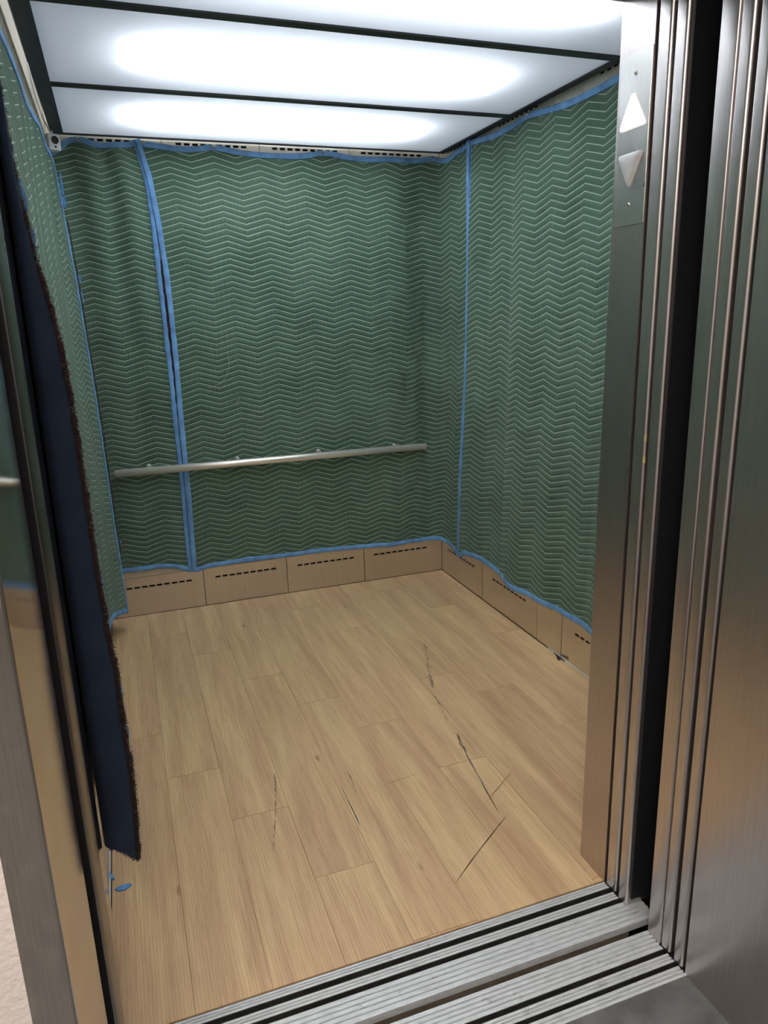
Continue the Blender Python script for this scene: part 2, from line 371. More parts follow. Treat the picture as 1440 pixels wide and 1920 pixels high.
# ------------------------------------------------------------------ luminous ceiling
lamp = empty('ceiling_light', (0.78, 2.6, ZC), 'luminous ceiling of milky diffuser panels in a black frame', 'ceiling light')
PX0, PX1 = -0.107, 1.683
ys = [(3.05, 3.738), (2.315, 3.012), (1.56, 2.277)]
for (a, b) in ys:
    MB().box(PX0, PX1, a, b, ZC, ZC + 0.006, skip=('t',)).build('diffuser_panel', DIFF, lamp)
    yc = (a + b) / 2
    for dy in (-0.075, 0.075): MB().tube([(0.17, yc + dy, ZC + 0.038), (1.40, yc + dy, ZC + 0.038)], 0.016, 12).build('lamp_tube', TUBEM, lamp)
def bar(x0, x1, y0, y1, z0=ZC - 0.006, z1=ZC + 0.02): return MB().box(x0, x1, y0, y1, z0, z1)
bar(PX0 - 0.051, PX0, 1.52, 3.752).build('frame_bar', FRAME, lamp)
bar(PX1, PX1 + 0.032, 1.52, 3.752).build('frame_bar', FRAME, lamp)
bar(PX0, PX1, 3.738, 3.752).build('frame_bar', FRAME, lamp)
bar(PX0, PX1, 3.012, 3.05).build('frame_bar', FRAME, lamp)
bar(PX0, PX1, 2.277, 2.315).build('frame_bar', FRAME, lamp)
bar(PX0, PX1, 1.52, 1.56).build('frame_bar', FRAME, lamp)

# ------------------------------------------------------------------ car front: return wall, header, doors, jambs
MB().box(JX, XR + 0.012, YF, 1.472, 0.0, ZW).build('wall_front', STEEL_DARK, kind='structure')
MB().box(JL - 0.02, JX, YF, 1.472, ZD, ZW).build('trim_3', STEEL, kind='structure')          # car header
def door(name, y0, y1, x0=JX, x1=2.0, m=STEEL, r=0.007):
    return MB().prism(rrect(x0, x1, y0, y1, r, 5, '23'), 0.004, ZD + 0.05, smooth=False).build(name, m, kind='structure')
def smooth_by_angle(o):
    o.data.polygons.foreach_set('use_smooth', [True] * len(o.data.polygons))
    try: o.data.set_sharp_from_angle(angle=math.radians(35))
    except Exception: pass
for nm, y0, y1 in (('door_1', 1.316, 1.357), ('door_2', 1.270, 1.305), ('door_3', 1.109, 1.141), ('door_4', 1.066, 1.097)):
    smooth_by_angle(door(nm, y0, y1, x0=JX + (0.001 if nm in ('door_1', 'door_3') else 0.0)))
smooth_by_angle(MB().prism(rrect(JX, 2.0, 1.1425, 1.187, 0.004, 3, '23'), 0.0, ZD + 0.05).build('trim_4', STEEL, kind='structure'))
smooth_by_angle(MB().prism(rrect(JX, 1.36, 0.80, 1.055, 0.006, 4, '3'), 0.0, 2.3).build('trim_5', STEEL, kind='structure'))   # right landing jamb
# shaft behind the doors, its shade painted black, inside the running gap
MB().box(2.0, 2.02, 1.05, 1.37, -0.3, 2.4).build('wall_shaft_right', BLACK, kind='structure')
MB().box(JX + 0.012, 1.98, 1.2655, 1.2695, 0.02, 2.2).build('gap_shade_1', BLACK, kind='structure')  # black sheet added over the door face as shade in the gap
MB().box(JX + 0.012, 1.98, 1.1875, 1.1915, 0.02, 2.2).build('gap_shade_2', BLACK, kind='structure')  # same added black shade sheet on the landing side
o = MB(); o.box(1.135, 1.143, 1.205, 1.222, 0.03, 2.1); o.build('trim_8', plain('shaft_rail', (0.05, 0.05, 0.055, 1), 0.4, 0.6), kind='structure')
# left: landing jamb, car strike jamb
smooth_by_angle(MB().prism(rrect(-0.211, JL, 0.905, 1.187, 0.005, 4, '0'), 0.0, 2.3).build('trim_9', STEEL_MIRROR, kind='structure'))
pts = []
for i in range(13):
    a = math.pi * i / 12; pts.append((JL + 0.0005 + 0.010 * math.sin(a), 1.344 - 0.054 * math.cos(a)))
smooth_by_angle(MB().prism(pts, 0.0, 2.3).build('trim_11', NOSING, kind='structure'))
pts = [(-0.2, 1.28), (JL, 1.28), (JL, 1.292)]; pts += [(JL, 1.402), (JL - 0.002, 1.404), (JL - 0.002, 1.56), (-0.2, 1.56)]
smooth_by_angle(MB().prism(pts, 0.0, 2.3).build('trim_10', STEEL_MIRROR, kind='structure'))
MB().box(-0.6, JL - 0.03, 1.19, 1.277, -0.3, 2.3).build('wall_shaft_left', BLACK, kind='structure')
m = MB(); m.box(-0.6, 2.0, 1.05, 1.37, -0.32, -0.30); m.box(JX + 0.0005, 2.0, 1.05, 1.187, -0.3, -0.003); m.box(JX + 0.0005, 2.0, 1.2847, 1.36, -0.3, -0.003); m.box(-0.6, JL + 0.0015, 1.272, 1.2795, -0.3, 2.3); m.build('floor_shaft_and_shade', BLACK, kind='structure')  # shaft floor, dark fills under doors, black shade sheet over the strike jamb front
MB().box(-0.6, 2.0, 1.06, 1.36, ZD + 0.06, ZW + 0.03).build('ceiling_shaft', BLACK, kind='structure')

# ------------------------------------------------------------------ lantern plate on the right jamb
pl = empty('hall_lantern', (JX, 1.414, 1.68), 'steel plate with white up and down arrows on the right door jamb', 'lantern')
o = MB().box(JX - 0.0025, JX, 1.3625, 1.463, 1.682, 2.018).build('plate', PLATE, pl); bevel(o, 0.0006, 1)
def arrow(p, material, name):
    # rounded triangle dome in the plane X=JX, points (y,z) counter-clockwise seen from -X
    r = 0.007; out = []; n = len(p); cy = sum(q[0] for q in p) / 3; cz = sum(q[1] for q in p) / 3
    for i in range(n):
        a, b, c = Vector(p[i - 1]), Vector(p[i]), Vector(p[(i + 1) % n])
        u, v = (a - b).normalized(), (c - b).normalized(); h = r * 1.6
        for k in range(6):
            t = k / 5; out.append(((b + u * h) * (1 - t) ** 2 + b * 2 * t * (1 - t) + (b + v * h) * t ** 2))
    m = MB(); N_ = len(out); rings = [(1.0, 0.0025), (1.0, 0.006), (0.93, 0.0085), (0.75, 0.0105), (0.4, 0.0115)]
    v = [(JX - d, cy + (q[0] - cy) * s, cz + (q[1] - cz) * s) for s, d in rings for q in out] + [(JX - 0.0118, cy, cz)]
    fs = [(j * N_ + i, j * N_ + (i + 1) % N_, (j + 1) * N_ + (i + 1) % N_, (j + 1) * N_ + i) for j in range(len(rings) - 1) for i in range(N_)]
    fs += [((len(rings) - 1) * N_ + i, (len(rings) - 1) * N_ + (i + 1) % N_, len(rings) * N_) for i in range(N_)]
    m.add(v, fs, smooth=True); return m.build(name, material, pl)
arrow([(1.414, 1.947), (1.456, 1.874), (1.368, 1.874)], ARROW_ON, 'up_arrow')['label'] = 'lit white up arrow'
arrow([(1.456, 1.827), (1.414, 1.755), (1.372, 1.827)], ARROW_OFF, 'down_arrow')['label'] = 'unlit grey-white down arrow'
for z in (1.979, 1.724):
    m = MB(); m.ball((JX - 0.0025, 1.412, z), 0.0042, sx=0.6); s = m.build('screw', RAILM, pl)
    MB().box(JX - 0.0056, JX - 0.005, 1.4105, 1.4135, z - 0.0015, z + 0.0015).build('screw_socket', BLACKM, s)

# ------------------------------------------------------------------ thresholds
def profile_strip(y0, y1, n, x0, x1, top=0.0, bot=-0.02, gd=0.006, gw=0.0022):
    """aluminium tread between y0 and y1 with n fine grooves"""
    p = [(y0, bot)]; p2 = [(y1, bot), (y1, top)]
    ridge = []
    for k in range(1, n + 1):
        c = y0 + (y1 - y0) * k / (n + 1); ridge.append([(c - gw, top), (c - gw * 0.5, top - gd), (c + gw * 0.5, top - gd), (c + gw, top)])
    pts = [(y0, bot), (y1, bot), (y1, top)]
    for g in reversed(ridge): pts += list(reversed(g))
    pts += [(y0, top)]
    return MB().prism(pts, x0, x1, axis='x')
ct = empty('car_threshold', (0.47, 1.29, 0), 'grooved aluminium car threshold along the wood floor edge', 'threshold')
profile_strip(1.3395, 1.361, 2, -0.19, JX + 0.0, 0.0).build('tread_strip', ALU, ct)
profile_strip(1.2995, 1.3225, 2, -0.19, JX + 0.0, 0.0).build('tread_strip', ALU, ct)
profile_strip(1.217, 1.2845, 4, -0.19, JX + 0.052, -0.0005).build('tread_strip', ALU, ct)
GROOVE_SHADE = plain('track_groove_shade', (0.035, 0.033, 0.03, 1), 0.6, 0.3, var=0.4, vscale=30)  # shade of the sill grooves painted as a near-black colour
m = MB(); m.box(-0.19, 1.14, 1.2845, 1.2995, -0.03, -0.014); m.box(-0.19, 1.14, 1.3225, 1.3395, -0.03, -0.014); m.box(-0.19, JX, 1.2982, 1.2994, -0.014, -0.0012); m.box(-0.19, JX, 1.3382, 1.3394, -0.014, -0.0012); m.build('guide_track', GROOVE_SHADE, ct)  # thin upright plates darken the far groove walls as painted shade
NOSE = plain('threshold_nose', srgb(122, 110, 96), 0.5, 0.3, var=0.3, vscale=20)
MB().box(-0.19, JX - 0.03, 1.2175, 1.36, -0.055, -0.0205).build('nosing', NOSE, ct)
lt = empty('landing_threshold', (0.47, 1.12, 0), 'grooved aluminium landing threshold beside the grey landing floor', 'threshold')
profile_strip(1.1282, 1.187, 4, -0.211, JX, 0.0).build('tread_strip', ALU, lt)
profile_strip(1.0895, 1.1138, 2, -0.211, JX, 0.0).build('tread_strip', ALU, lt)
profile_strip(1.049, 1.0765, 2, -0.211, JX, 0.0).build('tread_strip', ALU, lt)
m = MB(); m.box(-0.211, JX, 1.0765, 1.0895, -0.03, -0.014); m.box(-0.211, JX, 1.1138, 1.1282, -0.03, -0.014); m.box(-0.211, JX, 1.0882, 1.0894, -0.014, -0.0012); m.box(-0.211, JX, 1.1269, 1.1281, -0.014, -0.0012); m.build('guide_track', GROOVE_SHADE, lt)  # landing grooves get the same shade plates on their far walls
MB().box(-0.211, JX, 1.05, 1.1865, -0.08, -0.0302).build('nosing', NOSE, lt)

# ------------------------------------------------------------------ landing outside the car
MB().box(-3, 4, -2.6, 1.0485, -0.06, -0.001).build('floor_landing', HALLFLOOR, kind='structure')
MB().box(-3, -0.2005, 0.925, 1.19, 0.0, 2.8).build('wall_landing_left', HALLWALL, kind='structure')
MB().box(1.3595, 4, 0.85, 1.04, 0.0, 2.8).build('wall_landing_right', HALLWALL, kind='structure')
MB().box(-0.2, 1.3595, 0.925, 1.19, 2.3, 2.8).build('wall_landing_head', HALLWALL, kind='structure')
MB().box(-3, 4, -2.7, -2.6, 0.0, 2.8).build('wall_landing_far', HALLWALL, kind='structure')

# ------------------------------------------------------------------ handrail
hr = empty('handrail', (0.76, 3.78, 0.79), 'straight tubular steel handrail along the back wall', 'handrail')
m = MB()
rl = 0.0195
pr = [(-0.073, 3.78, 0.791), (-0.0715, 3.78, 0.791), (1.6005, 3.78, 0.788), (1.602, 3.78, 0.788)]
m.tube(pr, [rl - 0.0015, rl, rl, rl - 0.0015], 24); m.build('rail', RAILM, hr)
for x in (0.093, 0.537, 0.98, 1.42):
    b = MB().tube([(x, 3.815, 0.806), (x, 3.800, 0.806), (x, 3.786, 0.800), (x, 3.78, 0.792)], 0.011, 10).build('bracket', RAILM, hr)
    MB().tube([(x, 3.817, 0.806), (x, 3.812, 0.806), (x, 3.810, 0.806)], [0.014, 0.014, 0.010], 16).build('bracket_flange', RAILM, b)

# ------------------------------------------------------------------ security camera in the upper left corner
sc = empty('security_camera', (-0.151, 3.64, 2.255), 'small white cube camera in the upper left corner under the ceiling frame', 'camera')
rotc = Matrix.Rotation(math.radians(28), 4, 'Z')
def cam_part(m, name, material):
    m.v = [tuple(rotc @ Vector(p) + Vector((-0.151, 3.64, 2.257))) for p in m.v]; return m.build(name, material, sc)
bx = cam_part(MB().box(-0.025, 0.025, -0.021, 0.021, -0.032, 0.032), 'housing', CAMW); bevel(bx, 0.003, 2)
cam_part(MB().tube([(0.001, -0.0205, 0.007), (0.001, -0.0235, 0.007)], 0.0155, 20), 'lens', LENS)
cam_part(MB().tube([(0.001, -0.0205, -0.019), (0.001, -0.0230, -0.019)], 0.0045, 10), 'sensor', LENS)
cam_part(MB().tube([(0, 0, 0.031), (0, 0.002, 0.045)], 0.006, 10), 'mount', CAMW)
MB().tube([(-0.150, 3.64, 2.285), (-0.160, 3.63, 2.31), (-0.172, 3.58, 2.33), (-0.178, 3.5, 2.36), (-0.179, 3.3, 2.37), (-0.179, 3.15, 2.41)], 0.003, 8).build('cable', CAMW, sc)

# ------------------------------------------------------------------ blankets
PITCH, AMP, HALF = 0.0272, 0.030, 0.108
def blanket(root, pos, zlo, zhi, length, sgn=1, puff=0.0032, back=None, ncsub=6):
    """pos(s,z)->(x,y): a hanging cloth. Mesh rows run along the chevron stitching so every quilted row bulges."""
    nh = max(2, round(length / HALF)); nc = nh * ncsub; sub = 5
    zmin = min(zlo(i / 40) for i in range(41)) - AMP; zmax = max(zhi(i / 40) for i in range(41)) + AMP
    rows = int((zmax - zmin) / PITCH) + 1
    def chev(s):
        t = (s * nh) % 2; return AMP * (t if t < 1 else 2 - t)
    ss = [i / nc for i in range(nc + 1)]
    offs = [0.0, 0.13, 0.38, 0.66, 0.90]
    V = []; UV = []
    for j in range(rows * sub + 1):
        rc = j // sub + offs[j % sub]
        for s in ss:
            c = chev(s); z = min(max(zmin - AMP + rc * PITCH + c, zlo(s)), zhi(s))
            rr = (z - zmin + AMP - c) / PITCH; f = rr - math.floor(rr)
            e = 1e-3
            x, y = pos(s, z); x1, y1 = pos(min(1, s + e), z); x0, y0 = pos(max(0, s - e), z)
            tx, ty = x1 - x0, y1 - y0; l = math.hypot(tx, ty) or 1
            nx, ny = ty / l * sgn, -tx / l * sgn
            pf = puff * (max(0.0, math.sin(math.pi * f)) ** 0.7)
            V.append((x + nx * pf, y + ny * pf, z)); UV.append((s * length, rr))
    n = nc + 1; F = []; U = []
    for j in range(rows * sub):
        for i in range(nc):
            q = (j * n + i, j * n + i + 1, (j + 1) * n + i + 1, (j + 1) * n + i)
            if abs(V[q[0]][2] - V[q[3]][2]) < 1e-6 and abs(V[q[1]][2] - V[q[2]][2]) < 1e-6: continue
            u = [list(UV[k]) for k in q]
            F.append(q); U.append(u)
    m = MB(); m.add(V, F, U, smooth=True); o = m.build('quilted_face', QUILT, root)
    if back:
        V = []; F = []; nr = 60; nb = 90
        for j in range(nr + 1):
            for i in range(nb + 1):
                s = i / nb; z = zlo(s) + (zhi(s) - zlo(s)) * j / nr; e = 2e-3
                x, y = pos(s, z); x1, y1 = pos(min(1, s + e), z); x0, y0 = pos(max(0, s - e), z)
                tx, ty = x1 - x0, y1 - y0; l = math.hypot(tx, ty) or 1
                t = back * min(1, (1 - s) * 30 + 0.35)
                V.append((x - ty / l * sgn * t, y + tx / l * sgn * t, z))
        for j in range(nr):
            for i in range(nb): a = j * (nb + 1) + i; F.append((a, a + nb + 1, a + nb + 2, a + 1))
        MB().add(V, F, smooth=True).build('lining', NAVY, root)
    return o
def ribbon(root, pts, nrm, width=0.026, thick=0.008, name='binding', wob=0.002, off=0.003, seed=0):
    """flat folded tape along pts; nrm[i] = outward normal"""
    pts = [Vector(p) for p in pts]; V = []; UV = []; ln = 0; K = 12
    for i, p in enumerate(pts):
        t = (pts[min(i + 1, len(pts) - 1)] - pts[max(i - 1, 0)]).normalized(); n = Vector(nrm[i]).normalized()
        n = (n - t * n.dot(t)).normalized(); a = t.cross(n)
        if i: ln += (p - pts[i - 1]).length
        wv = 1 + 0.14 * mnoise.noise((ln * 9, seed * 7.7, 0)); dv = wob * mnoise.noise((ln * 14, seed * 3.1, 5)); av = wob * 0.8 * mnoise.noise((ln * 6, seed * 1.3, 9))
        for k in range(K):
            q = 2 * math.pi * k / K; cx = math.copysign(abs(math.cos(q)) ** 0.7, math.cos(q)); cy = math.copysign(abs(math.sin(q)) ** 0.7, math.sin(q))
            V.append(p + a * (cx * width / 2 * wv + av) + n * (cy * thick / 2 + off + dv)); UV.append((0.5 + cx / 2, ln))
    F = []; U = []; n_ = len(pts)
    for i in range(n_ - 1):
        for k in range(K):
            q = (i * K + k, i * K + (k + 1) % K, (i + 1) * K + (k + 1) % K, (i + 1) * K + k); F.append(q[::-1]); U.append([UV[w_] for w_ in q[::-1]])
    m = MB(); m.add(V, F, U, smooth=True); m.add(V, [tuple(range(K)), tuple(range((n_ - 1) * K, n_ * K))[::-1]], [[UV[k] for k in range(K)]] * 2)
    return m.build(name, TAPE, root)
def pnorm(pos, s, z, sgn=1, e=4e-3):
    x1, y1 = pos(min(1, s + e), z); x0, y0 = pos(max(0, s - e), z); l = math.hypot(x1 - x0, y1 - y0) or 1
    return ((y1 - y0) / l * sgn, -(x1 - x0) / l * sgn, 0)
def edge_v(pos, s, z0, z1, n=60, sgn=1, ds=0.0):
    P = []; Q = []
    for i in range(n + 1):
        z = z1 + (z0 - z1) * i / n; x, y = pos(s, z); P.append((x, y, z)); Q.append(pnorm(pos, s, z, sgn))
    return P, Q
def edge_h(pos, zf, s0=0.0, s1=1.0, n=140, sgn=1, dz=0.0):
    P = []; Q = []
    for i in range(n + 1):
        s = s0 + (s1 - s0) * i / n; z = zf(s) + dz; x, y = pos(s, z); P.append((x, y, z)); Q.append(pnorm(pos, s, z, sgn))
    return P, Q
def button(root, p, n, r=0.008):
    p = Vector(p); n = Vector(n).normalized()
    o = MB().tube([p + n * 0.006, p + n * 0.0105, p + n * 0.0125], [r, r, r * 0.6], 14).build('snap_button', RAILM, root)
    MB().tube([p + n * 0.0123, p + n * 0.0130], [r * 0.35, r * 0.3], 8).build('button_centre', BLACKM, o)
def threads(root, items, r=0.0006, material=FIBRE, name='loose_thread'):
    for pts in items: MB().tube(pts, r, 5).build(name, material, root)

seam = [(0.22, 0.255), (0.45, 0.257), (0.71, 0.260), (0.99, 0.260), (1.39, 0.261), (1.82, 0.254), (2.13, 0.237), (2.25, 0.215), (2.33, 0.199)]
def seam_gap(z): return interp(z, [(0.2, 0.010), (0.5, 0.012), (1.0, 0.013), (1.4, 0.017), (1.7, 0.017), (1.9, 0.014), (2.05, 0.009), (2.33, 0.004)])
SEAM = lambda z: sint(z, seam)

# --- narrow blanket on the left of the back wall
bA = empty('moving_blanket', (0.04, 3.83, 0.25), 'narrow green quilted blanket at the left end of the back wall', 'blanket', 'quilted moving blankets lining the car')
def posA(s, z):
    x0 = -0.172; x1 = SEAM(z) - seam_gap(z); x = x0 + (x1 - x0) * s
    k = max(0, min(1, (z - 1.3) / 0.9)); g = max(0, min(1, (1.0 - z) / 0.7))
    d = 0.009 * math.sin(s * 17 + 1.0) * (0.35 + k) + 0.007 * math.exp(-((s - 0.72) / 0.10) ** 2) * k * 1.5 - 0.012 * math.exp(-((s - 0.1) / 0.12) ** 2)
    d += 0.016 * math.exp(-((s - 0.80 - 0.1 * (0.72 - z)) / 0.10) ** 2) * g * math.exp(-((z - 0.62) / 0.25) ** 2)
    return x, 3.832 - d
topA = [(0, 2.268), (0.10, 2.285), (0.16, 2.316), (0.20, 2.318), (0.36, 2.326), (0.5, 2.312), (0.66, 2.305), (0.82, 2.310), (0.96, 2.324), (1.0, 2.326)]
topA = [(0, 2.262), (0.13, 2.300), (0.19, 2.320), (0.335, 2.326), (0.45, 2.314), (0.66, 2.307), (0.85, 2.312), (1.0, 2.326)]
zhA = lambda s: sint(s, topA); zlA = lambda s: sint(s, [(0, 0.25), (0.2, 0.266), (0.6, 0.266), (0.8, 0.258), (1, 0.222)])
blanket(bA, posA, zlA, zhA, 0.43, ncsub=8)
ribbon(bA, *edge_v(posA, 1.0, 0.215, 2.328, 90), width=0.024, seed=1, off=0.004)
ribbon(bA, *edge_h(posA, zlA, n=50), seed=2, width=0.026)
ribbon(bA, *edge_h(posA, zhA, n=60, dz=-0.012), seed=3, width=0.026)
button(bA, (*posA(0.335, 2.316), 2.315), (0, -1, 0)); 

# --- wide blanket on the back wall, round the corner
bB = empty('moving_blanket', (1.0, 3.83, 0.23), 'wide green quilted blanket behind the handrail, wrapping into the right corner', 'blanket', 'quilted moving blankets lining the car')
CORN = [(0.15, 3.832), (0.8, 3.832), (1.2, 3.833), (1.34, 3.826), (1.42, 3.806), (1.50, 3.816), (1.585, 3.830), (1.655, 3.825), (1.692, 3.80), (1.705, 3.76), (1.712, 3.70), (1.712, 3.62), (1.712, 3.40)]
_seg = [0]
for a, b in zip(CORN, CORN[1:]): _seg.append(_seg[-1] + math.dist(a, b))
cxp = list(zip(_seg, [p[0] for p in CORN])); cyp = list(zip(_seg, [p[1] for p in CORN]))
YE = [(y_z, y_y * 0.988 - 0.012) for y_z, y_y in [(0.17, 3.641), (0.30, 3.632), (0.61, 3.605), (0.9, 3.565), (1.2, 3.532), (1.6, 3.518), (2.0, 3.511), (2.33, 3.500)]]
def posB(s, z):
    u0 = SEAM(z) + seam_gap(z) - 0.15; u1 = _seg[-1] - (sint(z, YE) - 3.40) - 0.004
    u = u0 + (u1 - u0) * s; x, y = sint(u, cxp), sint(u, cyp); x1_, y1_ = sint(u + 0.004, cxp), sint(u + 0.004, cyp); x0_, y0_ = sint(u - 0.004, cxp), sint(u - 0.004, cyp); u -= 0.09
    k = max(0, min(1, (2.28 - z) / 0.5)); gate = math.exp(-((u - 1.26) / 0.17) ** 2)
    d = 0.004 * math.sin(u * 62 + 2 * math.sin(z * 2.1)) * gate * k + 0.009 * math.sin(u * 24 + z) * gate * k
    d += 0.006 * math.sin(u * 6.1 + 0.6) * k + 0.004 * math.sin(u * 14 + z * 2.3) * k
    d += 0.008 * math.exp(-((u - 0.27) / 0.05) ** 2 - ((z - 0.85) / 0.1) ** 2)
    l = math.hypot(x1_ - x0_, y1_ - y0_) or 1
    return x + (y1_ - y0_) / l * d, y - (x1_ - x0_) / l * d
LB = _seg[-1] - 0.13
def sB(x): return (x - 0.2) / (LB - 0.0)
topB = [(0, 2.326), (0.08, 2.310), (0.13, 2.309), (0.185, 2.321), (0.26, 2.302), (0.34, 2.297), (0.42, 2.303), (0.48, 2.320), (0.56, 2.303), (0.66, 2.300), (0.76, 2.306), (0.795, 2.315), (0.83, 2.296), (0.865, 2.287), (0.90, 2.292), (0.94, 2.305), (0.97, 2.300), (1.0, 2.325)]
zhB = lambda s: sint(s, topB)
zlB = lambda s: sint(s, [(0, 0.222), (0.06, 0.236), (0.2, 0.237), (0.45, 0.230), (0.7, 0.221), (0.86, 0.222), (0.92, 0.214), (1.0, 0.178)])
blanket(bB, posB, zlB, zhB, LB)
ribbon(bB, *edge_v(posB, 0.0, 0.215, 2.328, 90), width=0.026, seed=4, off=0.005)
ribbon(bB, *edge_v(posB, 1.0, 0.172, 2.325, 90), width=0.036, seed=5, off=0.007)
ribbon(bB, *edge_h(posB, zlB), width=0.027, seed=6)
ribbon(bB, *edge_h(posB, zhB, dz=-0.014), width=0.026, seed=7)
for s in (0.012, 0.185, 0.48, 0.795):
    z = zhB(s) - 0.008; button(bB, (*posB(s, z), z), (0, -1, 0))
# torn, brown slit showing between the two bindings
m = MB(); P = []
for i in range(40):
    z = 1.80 - i * 0.0205; P.append((SEAM(z) + 0.002 * math.sin(i * 1.7) + 0.004 * (i / 40), 3.829, z))
m.tube(P, [0.003 + 0.003 * abs(mnoise.noise((i * 0.5, 1, 2))) + 0.003 * math.sin(math.pi * i / 39) for i in range(40)], 7); o = m.build('torn_batting', BATT, bB); o['label'] = 'brown torn batting in the seam'
threads(bB, [[(0.535, 3.818, 1.36), (0.535, 3.812, 1.31), (0.533, 3.812, 1.28), (0.515, 3.814, 1.235), (0.49, 3.814, 1.205), (0.455, 3.816, 1.19), (0.42, 3.818, 1.185)],
             [(0.575, 3.818, 1.13), (0.572, 3.814, 1.11), (0.556, 3.814, 1.095), (0.553, 3.818, 1.08)],
             [(0.19, 3.816, 1.80), (0.21, 3.812, 1.785), (0.225, 3.81, 1.755), (0.245, 3.815, 1.74)]], 0.0011)

# --- blanket on the right wall
bC = empty('moving_blanket', (1.71, 2.6, 0.22), 'green quilted blanket covering the right wall beside the door jamb', 'blanket', 'quilted moving blankets lining the car')
def posC(s, z):
    y0 = sint(z, YE) - 0.024; y1 = 1.56; y = y0 + (y1 - y0) * s; k = max(0, min(1, (2.3 - z) / 0.45))
    d = 0.014 * math.sin(y * 9.2 + 0.6 + 0.5 * math.sin(z)) * k + 0.009 * math.sin(y * 17.0 + z * 0.8) * k + 0.012 * math.exp(-((y - 2.95 + 0.05 * z) / 0.10) ** 2) * k
    return 1.712 - max(-0.006, d), y
def ys_(y): return (3.49 - y) / (3.49 - 1.56)
topC = [(0, 2.322), (ys_(3.3), 2.305), (ys_(3.1), 2.303), (ys_(2.955), 2.312), (ys_(2.8), 2.297), (ys_(2.617), 2.283), (ys_(2.4), 2.286), (ys_(2.2), 2.30), (1, 2.29)]
zhC = lambda s: sint(s, topC) - 0.009
zlC = lambda s: 0.012 + sint(s, [(0, 0.162), (ys_(3.385), 0.222), (ys_(3.17), 0.226), (ys_(3.0), 0.211), (ys_(2.877), 0.200), (ys_(2.75), 0.212), (ys_(2.58), 0.217), (ys_(2.35), 0.225), (1, 0.21)])
blanket(bC, posC, zlC, zhC, 1.93)
ribbon(bC, *edge_h(posC, zlC, s0=0.01), width=0.028, seed=8, wob=0.005)
ribbon(bC, *edge_h(posC, zhC, dz=-0.014), width=0.026, seed=9)
ribbon(bC, *edge_v(posC, 0.0, 0.20, 2.325, 60), width=0.016, seed=10, off=0.0, thick=0.005)
for y in (2.955,):
    z = zhC(ys_(y)) - 0.008; button(bC, (*posC(ys_(y), z), z), (-1, 0, 0))
threads(bC, [[(1.695, 2.79, 2.26), (1.69, 2.76, 2.22), (1.69, 2.72, 2.23), (1.692, 2.69, 2.25), (1.692, 2.68, 2.30)]], 0.0008)

# --- blanket on the left wall, its torn front end curling into the doorway
bD = empty('moving_blanket', (-0.165, 2.6, 0.2), 'green quilted blanket on the left wall, torn front end showing navy lining', 'blanket', 'quilted moving blankets lining the car')
far = [(0.10, -0.095), (0.557, -0.106), (1.144, -0.115), (1.716, -0.135), (2.12, -0.158), (2.27, -0.168)]
freeX = [(0.25, -0.089), (0.39, -0.081), (0.505, -0.078), (0.604, -0.081), (0.752, -0.081), (0.857, -0.088), (1.0, -0.092), (1.216, -0.095), (1.37, -0.097), (1.474, -0.103), (1.555, -0.114), (1.633, -0.127), (1.76, -0.141), (1.9, -0.146), (2.2, -0.148)]
def posD(s, z):
    kx = max(0, min(1, (z - 0.1) / 2.0))
    fx = interp(z, freeX)
    st = [(0.0, interp(z, far), 3.67), (0.10, -0.140 - 0.026 * kx, 3.42), (0.22, -0.156 - 0.011 * kx, 3.10), (0.48, -0.162 - 0.005 * kx, 2.45), (0.74, -0.159 - 0.008 * kx, 1.86),
          (0.84, -0.150 - 0.006 * kx, 1.66), (0.875, -0.150, 1.607), (0.90, -0.146 + 0.15 * max(0, fx + 0.148) , 1.588), (1.0, fx, 1.594)]
    d = 0.004 * math.sin(s * 21 + z * 1.2) * (1 if 0.1 < s < 0.8 else 0)
    return sint(s, [(a, b) for a, b, c in st]) + d * 0.8, sint(s, [(a, c) for a, b, c in st])
zhD = lambda s: sint(s, [(0, 2.195), (0.06, 2.20), (0.13, 2.195), (0.25, 2.19), (0.4, 2.165), (0.55, 2.158), (0.7, 2.176), (1, 2.17)])
zlD = lambda s: sint(s, [(0, 0.107), (0.08, 0.175), (0.18, 0.245), (0.3, 0.26), (0.6, 0.27), (0.8, 0.30), (0.90, 0.315), (0.95, 0.292), (1.0, 0.262)])
blanket(bD, posD, zlD, zhD, 2.2, sgn=-1, back=0.007)
SD = -1
ribbon(bD, *edge_v(posD, 0.0, 0.105, 2.195, 90, sgn=SD), width=0.024, seed=11)
ribbon(bD, *edge_h(posD, zlD, s0=0.0, s1=0.84, sgn=SD), width=0.026, seed=12)
ribbon(bD, *edge_h(posD, zhD, s1=0.84, sgn=SD, dz=-0.012), width=0.024, seed=13)
